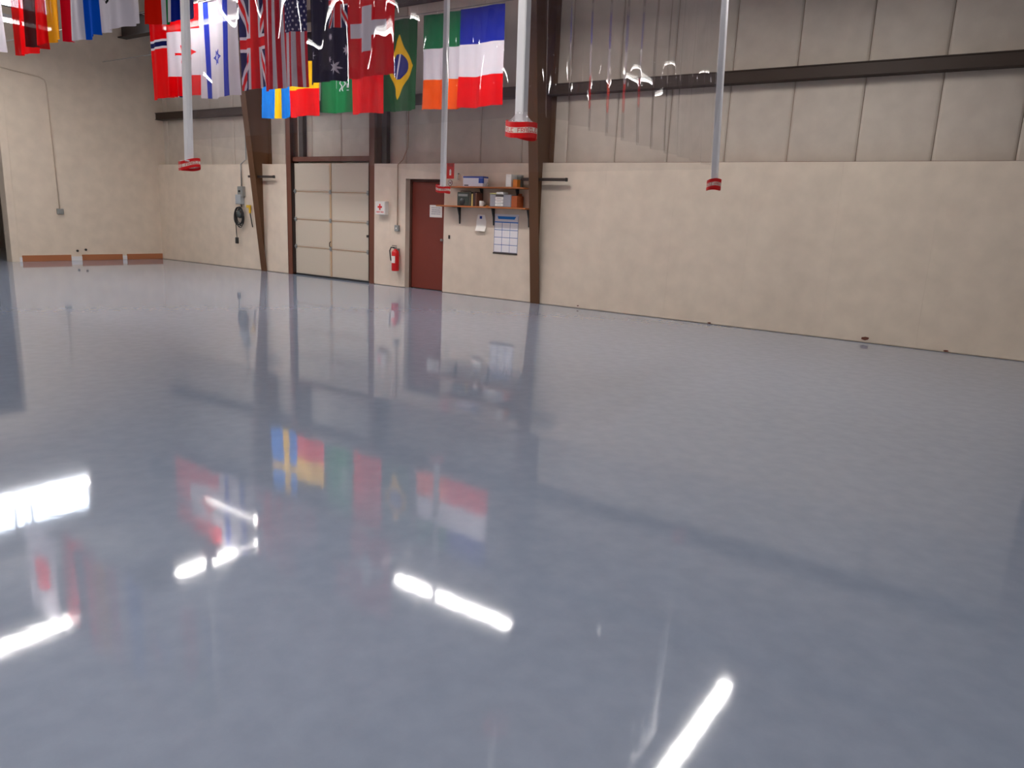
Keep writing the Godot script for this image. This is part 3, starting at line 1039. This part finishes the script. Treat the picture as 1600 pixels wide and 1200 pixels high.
	var ft := part(fs, "lettering", lettering("FIRE", 0.05), paint("dark_red", rgb8(120, 10, 14), 0.5))
	ft.position = Vector3(0, 0.245, 0.007)
	var fi := newst()
	prism(fi, PackedVector2Array([Vector2(-0.022, 0.06), Vector2(0.022, 0.06), Vector2(0.022, 0.15), Vector2(0.008, 0.165), Vector2(0.008, 0.175), Vector2(-0.008, 0.175), Vector2(-0.008, 0.165), Vector2(-0.022, 0.15)]), 0.005, 0.009)
	piece(fs, "pictogram", fi, mats["paper"], "white extinguisher pictogram")
	var rs := thing("round_sticker", "small round white sticker with a dark ring and letter", "sticker", Vector3(9.94, 2.085, 0))
	var dk := newst()
	lathe_z(dk, [Vector2(0.0, 0.004), Vector2(0.055, 0.004), Vector2(0.055, 0.0)], Vector3.ZERO, 20)
	piece(rs, "ring", dk, paint("maroon", rgb8(110, 44, 50), 0.6))
	dk = newst()
	lathe_z(dk, [Vector2(0.0, 0.006), Vector2(0.044, 0.006), Vector2(0.044, 0.003)], Vector3.ZERO, 20)
	piece(rs, "disc", dk, mats["paper"])
	var rt := part(rs, "lettering", lettering("M", 0.05), paint("maroon", rgb8(110, 44, 50)))
	rt.position = Vector3(0, 0, 0.007)
	var ho := newst(true)
	tube(ho, [Vector3(0, 0.05, 0.0), Vector3(0, 0.06, 0.03), Vector3(0, 0.0, 0.035), Vector3(0, -0.05, 0.03), Vector3(0, -0.05, 0.0)], 0.012, 8)
	one("wall_hook", ho, mats["white_plastic"], "small white hook on the wall beside the fire sign", "hook", Vector3(10.14, 2.2, 0))
	# little switch under the shelf
	var ls := thing("door_button", "tiny dark push button on the wall right of brown door", "button", Vector3(9.95, 1.04, 0))
	piece(ls, "plate", boxst(Vector3(-0.022, 0, 0), Vector3(0.022, 0.07, 0.012), 0.003), mats["dark_steel"])
	piece(ls, "button", boxst(Vector3(-0.01, 0.025, 0.012), Vector3(0.01, 0.045, 0.018), 0.002), mats["black_plastic"])
	# shop paper hung under the shelf
	var pp := thing("hung_paper", "white curled paper sheet with a blue square under the shelf", "paper", Vector3(10.71, 1.22, 0))
	part(pp, "sheet", sheet(func(u: float, v: float): return Vector3((u - 0.5) * lerpf(0.16, 0.23, minf(1.0, v * 2.5)) + 0.01 * v, lerpf(0.3, 0.0, v), 0.006 + 0.05 * pow(maxf(0.0, v - 0.55) / 0.45, 2.0) + 0.008 * sin(u * PI)), 8, 12), mats["paper"])
	piece(pp, "blue_square", boxst(Vector3(-0.03, 0.225, 0.012), Vector3(0.025, 0.275, 0.017), 0.001), mats["blue_print"], "dark blue printed square")
	# planner
	var pr := printed("planner_print", print_of(220, 280, func(u: float, v: float):
		var line := Color(0.25, 0.38, 0.62)
		if v < 0.045: return Color(0.86, 0.86, 0.9)
		if v > 0.965: return Color(0.35, 0.36, 0.42)
		if v > 0.055 and v < 0.125 and u > 0.12 + (v - 0.055) * 0.5 and u < 0.9 - (v - 0.055) * 0.9: return Color(0.08, 0.48, 0.82)
		if v > 0.19 and v < 0.215: return Color(0.1, 0.45, 0.8)
		if u < 0.014 or u > 0.986: return line
		if v > 0.215:
			for k in [0.333, 0.666]:
				if absf(u - k) < 0.009: return line
			for k in [0.4, 0.59, 0.78]:
				if absf(v - k) < 0.007: return line
			if fposmod(v * 60.0, 1.0) < 0.3 and fposmod(u * 21.0, 1.0) < 0.5 and fposmod((v - 0.215) / 0.19, 1.0) > 0.25: return Color(0.82, 0.82, 0.86)
		return Color(0.9, 0.89, 0.9)))
	var cal := thing("wall_planner", "large white wall planner with blue grid under the shelf", "planner", Vector3(11.285, 0.84, 0.0))
	piece(cal, "backing", boxst(Vector3(-0.265, 0, 0), Vector3(0.265, 0.705, 0.004)), mats["paper"])
	var cc := part(cal, "print", card(0.53, 0.705, 0.0), pr)
	cc.position = Vector3(0, 0.3525, 0.0055)
	piece(cal, "bottom_bar", boxst(Vector3(-0.28, -0.012, 0), Vector3(0.27, 0.014, 0.014), 0.004), mats["dark_steel"])
	# chips of paint and plaster along the wall foot
	for q in [[12.88, 0.045, 0.018, "tiny dark chip low on the wall beside the column foot"], [15.25, 0.02, 0.03, "brown chip at the floor line midway along the bare wall"], [17.52, 0.06, 0.05, "largest brown chip, just above the floor line on the bare wall"], [18.5, 0.02, 0.03, "small brown chip beside the largest one at the wall foot"]]:
		var st := newst()
		var pts := PackedVector2Array()
		for k in 7:
			var a := TAU * k / 7.0
			var r: float = q[2] * rng.randf_range(0.5, 1.1)
			pts.append(Vector2(cos(a) * r * 1.3, sin(a) * r * 0.6))
		prism(st, pts, -0.001, 0.006)
		one("paint_chip", st, paint("chip_brown", rgb8(104, 56, 40), 0.7), q[3], "paint chip", Vector3(q[0], q[1], 0), "brown chips at the wall foot")

func tubed(pts: Array, r: float, sides := 8) -> SurfaceTool:
	var st := newst(true)
	tube(st, pts, r, sides)
	return st

# turned round the z axis: profile of (radius, z)
func lathe_z(st: SurfaceTool, prof: Array, at: Vector3, sides := 20) -> void:
	for i in prof.size() - 1:
		var a: Vector2 = prof[i]
		var b: Vector2 = prof[i + 1]
		for k in sides:
			var t0 := TAU * k / sides
			var t1 := TAU * (k + 1) / sides
			var p := [Vector3(cos(t0) * a.x, sin(t0) * a.x, a.y), Vector3(cos(t1) * a.x, sin(t1) * a.x, a.y), Vector3(cos(t1) * b.x, sin(t1) * b.x, b.y), Vector3(cos(t0) * b.x, sin(t0) * b.x, b.y)]
			if a.x > 1e-5: face(st, [at + p[0], at + p[1], at + p[2]], at + Vector3(0, 0, -0.3))
			if b.x > 1e-5: face(st, [at + p[0], at + p[2], at + p[3]], at + Vector3(0, 0, -0.3))

func shelf(called: String, label: String, x0: float, x1: float, y: float, brackets: Array, drop: float) -> void:
	var s := thing(called, label, "shelf", Vector3((x0 + x1) / 2, y, 0), "wooden wall shelves")
	var c := (x0 + x1) / 2
	piece(s, "board", boxst(Vector3(x0 - c, -0.025, 0.0), Vector3(x1 - c, 0.0, 0.27), 0.004), mats["shelf_wood"])
	for b in brackets:
		var st := newst()
		box(st, Vector3(b - c - 0.014, -0.031, 0.0), Vector3(b - c + 0.014, -0.025, 0.24))
		prism_x(st, [Vector2(0.0, -0.031), Vector2(0.085, -0.031), Vector2(0.03, -drop * 0.55), Vector2(0.012, -drop), Vector2(0.0, -drop)], b - c - 0.012, b - c + 0.012)
		piece(s, "bracket", st, mats["black_plastic"], "black steel bracket")

func shelf_things() -> void:
	shelf("wall_shelf", "upper orange brown board shelf on black brackets", 10.02, 11.82, 2.012, [10.72, 11.52], 0.3)
	shelf("wall_shelf", "lower orange brown board shelf over the wall planner", 9.82, 11.86, 1.665, [10.2, 11.0, 11.78], 0.33)
	var uy := 2.0125
	var ly := 1.6655
	# upper board
	var b := thing("blue_white_box", "flat white carton with blue top band on upper shelf", "box", Vector3(10.66, uy, 0.15))
	piece(b, "carton", cub(Vector3.ZERO, Vector3(0.46, 0.18, 0.16), 0.004), paint("carton_white", rgb8(224, 222, 232), 0.7))
	piece(b, "blue_band", boxst(Vector3(-0.231, 0.15, -0.081), Vector3(0.231, 0.181, 0.081), 0.003), mats["blue_print"], "blue printed band")
	piece(b, "blue_corner", boxst(Vector3(0.13, 0.06, 0.05), Vector3(0.232, 0.15, 0.0812), 0.002), mats["blue_print"], "dark blue printed corner")
	piece(b, "dark_print", boxst(Vector3(-0.2, 0.012, 0.06), Vector3(-0.1, 0.03, 0.081), 0.001), mats["black_plastic"], "dark line of print")
	var g := newst(true)
	lathe(g, [Vector2(0, 0), Vector2(0.022, 0.0), Vector2(0.024, 0.05), Vector2(0.012, 0.06), Vector2(0.012, 0.075), Vector2(0, 0.075)], Vector3.ZERO, 14)
	one("small_bottle", g, paint("bottle_grey", rgb8(176, 168, 160), 0.3), "small pale bottle beside the blue banded carton", "bottle", Vector3(10.95, uy, 0.16))
	var w := thing("white_binder", "white upright binder on upper shelf near the column", "binder", Vector3(11.46, uy, 0.14))
	piece(w, "cover", cub(Vector3.ZERO, Vector3(0.12, 0.22, 0.2), 0.006), mats["white_plastic"])
	piece(w, "spine_label", boxst(Vector3(-0.04, 0.05, 0.1), Vector3(0.04, 0.17, 0.1015), 0.0005), mats["paper"])
	var tl := thing("grey_tin", "grey green tin behind the orange carton on upper shelf", "tin", Vector3(11.6, uy, 0.08))
	var ts := newst(true)
	lathe(ts, [Vector2(0, 0), Vector2(0.055, 0), Vector2(0.055, 0.2), Vector2(0.05, 0.215), Vector2(0, 0.215)], Vector3.ZERO, 18)
	piece(tl, "can", ts, paint("tin_grey", rgb8(112, 122, 116), 0.4))
	ts = newst(true)
	lathe(ts, [Vector2(0.057, 0.19), Vector2(0.058, 0.212), Vector2(0.052, 0.217)], Vector3.ZERO, 18)
	piece(tl, "lid_rim", ts, mats["galvanised"])
	var oc := thing("orange_carton", "small orange brown carton on upper shelf near the column", "box", Vector3(11.61, uy, 0.2))
	piece(oc, "carton", cub(Vector3.ZERO, Vector3(0.09, 0.13, 0.1), 0.003), mats["orange_card"])
	piece(oc, "flap", boxst(Vector3(-0.045, 0.13, -0.05), Vector3(0.0, 0.133, 0.05), 0.001), mats["orange_card"])
	# lower board
	var r := thing("black_radio", "dark green black radio on lower shelf", "radio", Vector3(10.44, ly, 0.15))
	piece(r, "case", cub(Vector3.ZERO, Vector3(0.28, 0.245, 0.16), 0.01), paint("radio_dark", rgb8(52, 60, 54), 0.45))
	var gr := newst(true)
	lathe_z(gr, [Vector2(0.0, 0.008), Vector2(0.06, 0.006), Vector2(0.066, 0.0)], Vector3(-0.02, 0.075, 0.08), 18)
	piece(r, "speaker", gr, mats["black_plastic"])
	piece(r, "dial", boxst(Vector3(-0.11, 0.17, 0.08), Vector3(0.11, 0.21, 0.084), 0.002), mats["grey_box"])
	piece(r, "handle", tubed([Vector3(-0.12, 0.24, 0), Vector3(-0.12, 0.262, 0), Vector3(0.12, 0.262, 0), Vector3(0.12, 0.24, 0)], 0.007), mats["black_plastic"])
	var bk := [[10.605, 0.05, 0.25, rgb8(70, 66, 58), "dark olive book standing against the radio"], [10.653, 0.036, 0.22, rgb8(196, 172, 104), "pale yellow book between two dark books"], [10.7, 0.05, 0.255, rgb8(64, 42, 40), "dark maroon book at the end of row"], [10.742, 0.026, 0.235, rgb8(110, 70, 56), "slim brown book beside the mug"]]
	for q in bk:
		var k := thing("book", q[4], "book", Vector3(q[0], ly, 0.14), "books beside the radio")
		piece(k, "cover", cub(Vector3.ZERO, Vector3(q[1], q[2], 0.18), 0.003), paint("book_%d" % int(q[0] * 1000), q[3], 0.7))
		piece(k, "pages", boxst(Vector3(-q[1] / 2 + 0.004, q[2] - 0.002, -0.086), Vector3(q[1] / 2 - 0.004, q[2] + 0.001, 0.084)), mats["paper"])
	var m := thing("white_mug", "white mug on lower shelf beside the books", "mug", Vector3(10.82, ly, 0.16))
	var ms := newst(true)
	lathe(ms, [Vector2(0, 0), Vector2(0.038, 0), Vector2(0.041, 0.01), Vector2(0.041, 0.1), Vector2(0.037, 0.1), Vector2(0.036, 0.012), Vector2(0, 0.01)], Vector3.ZERO, 20)
	piece(m, "cup", ms, mats["white_plastic"])
	piece(m, "handle", tubed([Vector3(0.038, 0.08, 0.0), Vector3(0.07, 0.075, 0.0), Vector3(0.075, 0.045, 0.0), Vector3(0.04, 0.022, 0.0)], 0.006), mats["white_plastic"])
	var dk := newst(true)
	lathe(dk, [Vector2(0, 0), Vector2(0.03, 0), Vector2(0.034, 0.008), Vector2(0.03, 0.016), Vector2(0, 0.016)], Vector3.ZERO, 16)
	one("tape_roll", dk, mats["orange_card"], "flat tan tape roll between the mug and grey printer", "tape roll", Vector3(10.97, ly, 0.18))
	var p := thing("grey_printer", "grey desktop printer with a column of pale trays", "printer", Vector3(11.3, ly, 0.15))
	piece(p, "case", cub(Vector3.ZERO, Vector3(0.47, 0.22, 0.18), 0.01), paint("printer_grey", rgb8(150, 150, 158), 0.45))
	piece(p, "lid", boxst(Vector3(-0.24, 0.22, -0.09), Vector3(0.0, 0.24, 0.092), 0.006), paint("lid_yellow", rgb8(206, 200, 128), 0.5), "pale yellow top flap")
	piece(p, "top_tray", boxst(Vector3(-0.09, 0.222, -0.05), Vector3(0.07, 0.262, 0.1), 0.006), mats["white_plastic"])
	for k in 3:
		var tr := piece(p, "tray", boxst(Vector3(-0.1, 0.012 + 0.056 * k, 0.088), Vector3(0.07, 0.06 + 0.056 * k, 0.108), 0.004), mats["white_plastic"])
		piece(tr, "slot", boxst(Vector3(-0.07, 0.034 + 0.056 * k, 0.107), Vector3(0.04, 0.042 + 0.056 * k, 0.1095), 0.001), mats["grey_box"])
	piece(p, "vent", boxst(Vector3(-0.1, 0.185, 0.088), Vector3(0.07, 0.21, 0.1), 0.003), mats["dark_steel"])
	var br := thing("brown_carton", "orange brown upright carton right of the grey printer", "box", Vector3(11.6, ly, 0.14))
	piece(br, "carton", cub(Vector3.ZERO, Vector3(0.12, 0.2, 0.2), 0.004), paint("carton_brown", rgb8(168, 84, 40), 0.7))
	piece(br, "top_flap", boxst(Vector3(-0.05, 0.2, -0.1), Vector3(0.03, 0.245, -0.09), 0.001), paint("carton_brown", rgb8(168, 84, 40), 0.7))

# ------------------------------------------------------------------ far end wall
func far_things() -> void:
	var c := thing("wall_conduit", "thin cream conduit bending down the far end wall", "conduit", Vector3(0.0, 1.1, 2.53))
	piece(c, "pipe", tubed([Vector3(0.015, 0.12, 0.0), Vector3(0.015, 2.9, 0.06), Vector3(0.015, 3.0, 0.09), Vector3(0.015, 3.05, 0.2), Vector3(0.015, 3.12, 1.0), Vector3(0.015, 3.2, 2.2)], 0.012), paint("conduit_cream", rgb8(196, 178, 158), 0.5))
	piece(c, "outlet_box", boxst(Vector3(0, 0, -0.07), Vector3(0.06, 0.13, 0.07), 0.006), mats["grey_box"])
	piece(c, "cover_plate", boxst(Vector3(0.06, 0.01, -0.06), Vector3(0.064, 0.12, 0.06), 0.001), mats["grey_box"])
	var b := thing("baseboard_far", "orange brown base planks along the far end wall", "", Vector3.ZERO, "", "structure")
	var wood := paint("plank_orange", rgb8(168, 104, 66), 0.6)
	for s in [[0.02, 0.98], [1.1, 2.1], [2.36, 3.44]]:
		piece(b, "plank", boxst(Vector3(0.0, 0.0, s[0]), Vector3(0.025, 0.14, s[1]), 0.004), wood)
	for s in [[0.98, 1.1], [2.1, 2.36], [3.44, 3.5]]:
		piece(b, "gap_strip", boxst(Vector3(0.0, 0.0, s[0]), Vector3(0.012, 0.1, s[1]), 0.002), mats["white_enamel"], "white strip in the gap")
	for z in [[2.2, "small round dark port low on the end wall, nearer the tall opening"], [2.0, "small round dark port low on the end wall, nearer the coiled cord"]]:
		var st := newst(true)
		tube(st, [Vector3(0, 0, 0), Vector3(0.02, 0, 0)], 0.028, 12)
		one("wall_port", st, mats["black_plastic"], z[1], "port", Vector3(0, 0.235 if z[0] > 2.1 else 0.26, z[0]), "pair of dark ports low on the end wall")
	# rack in the unlit room beyond the opening
	var r := thing("storage_rack", "dark storage rack standing in the unlit room", "rack", Vector3(-1.6, 0, 4.6))
	for x in [-0.25, 0.25]:
		for z in [-1.1, 1.1]:
			piece(r, "post", boxst(Vector3(x - 0.02, 0, z - 0.02), Vector3(x + 0.02, 2.2, z + 0.02), 0.003), mats["dark_steel"])
	for y in [0.2, 0.85, 1.5, 2.15]:
		piece(r, "rack_shelf", boxst(Vector3(-0.27, y, -1.12), Vector3(0.27, y + 0.03, 1.12), 0.003), mats["dark_steel"])
	var cols := [rgb8(60, 82, 60), rgb8(120, 124, 92), rgb8(66, 66, 86), rgb8(44, 44, 48)]
	var labs := ["green bin low on the dark storage rack", "olive bin in the dark storage rack", "slate blue bin in the dark storage rack", "black bin at the end of the dark rack"]
	for k in 4:
		var bn := thing("storage_bin", labs[k], "bin", Vector3(-1.6, 0.881 if k % 2 == 0 else 1.531, 3.9 + 0.42 * k), "bins on the storage rack")
		piece(bn, "tub", cub(Vector3.ZERO, Vector3(0.4, 0.3, 0.36), 0.01), paint("bin_%d" % k, cols[k], 0.6))
		piece(bn, "lid", cub(Vector3(0, 0.3, 0), Vector3(0.42, 0.03, 0.38), 0.006), mats["grey_box"])
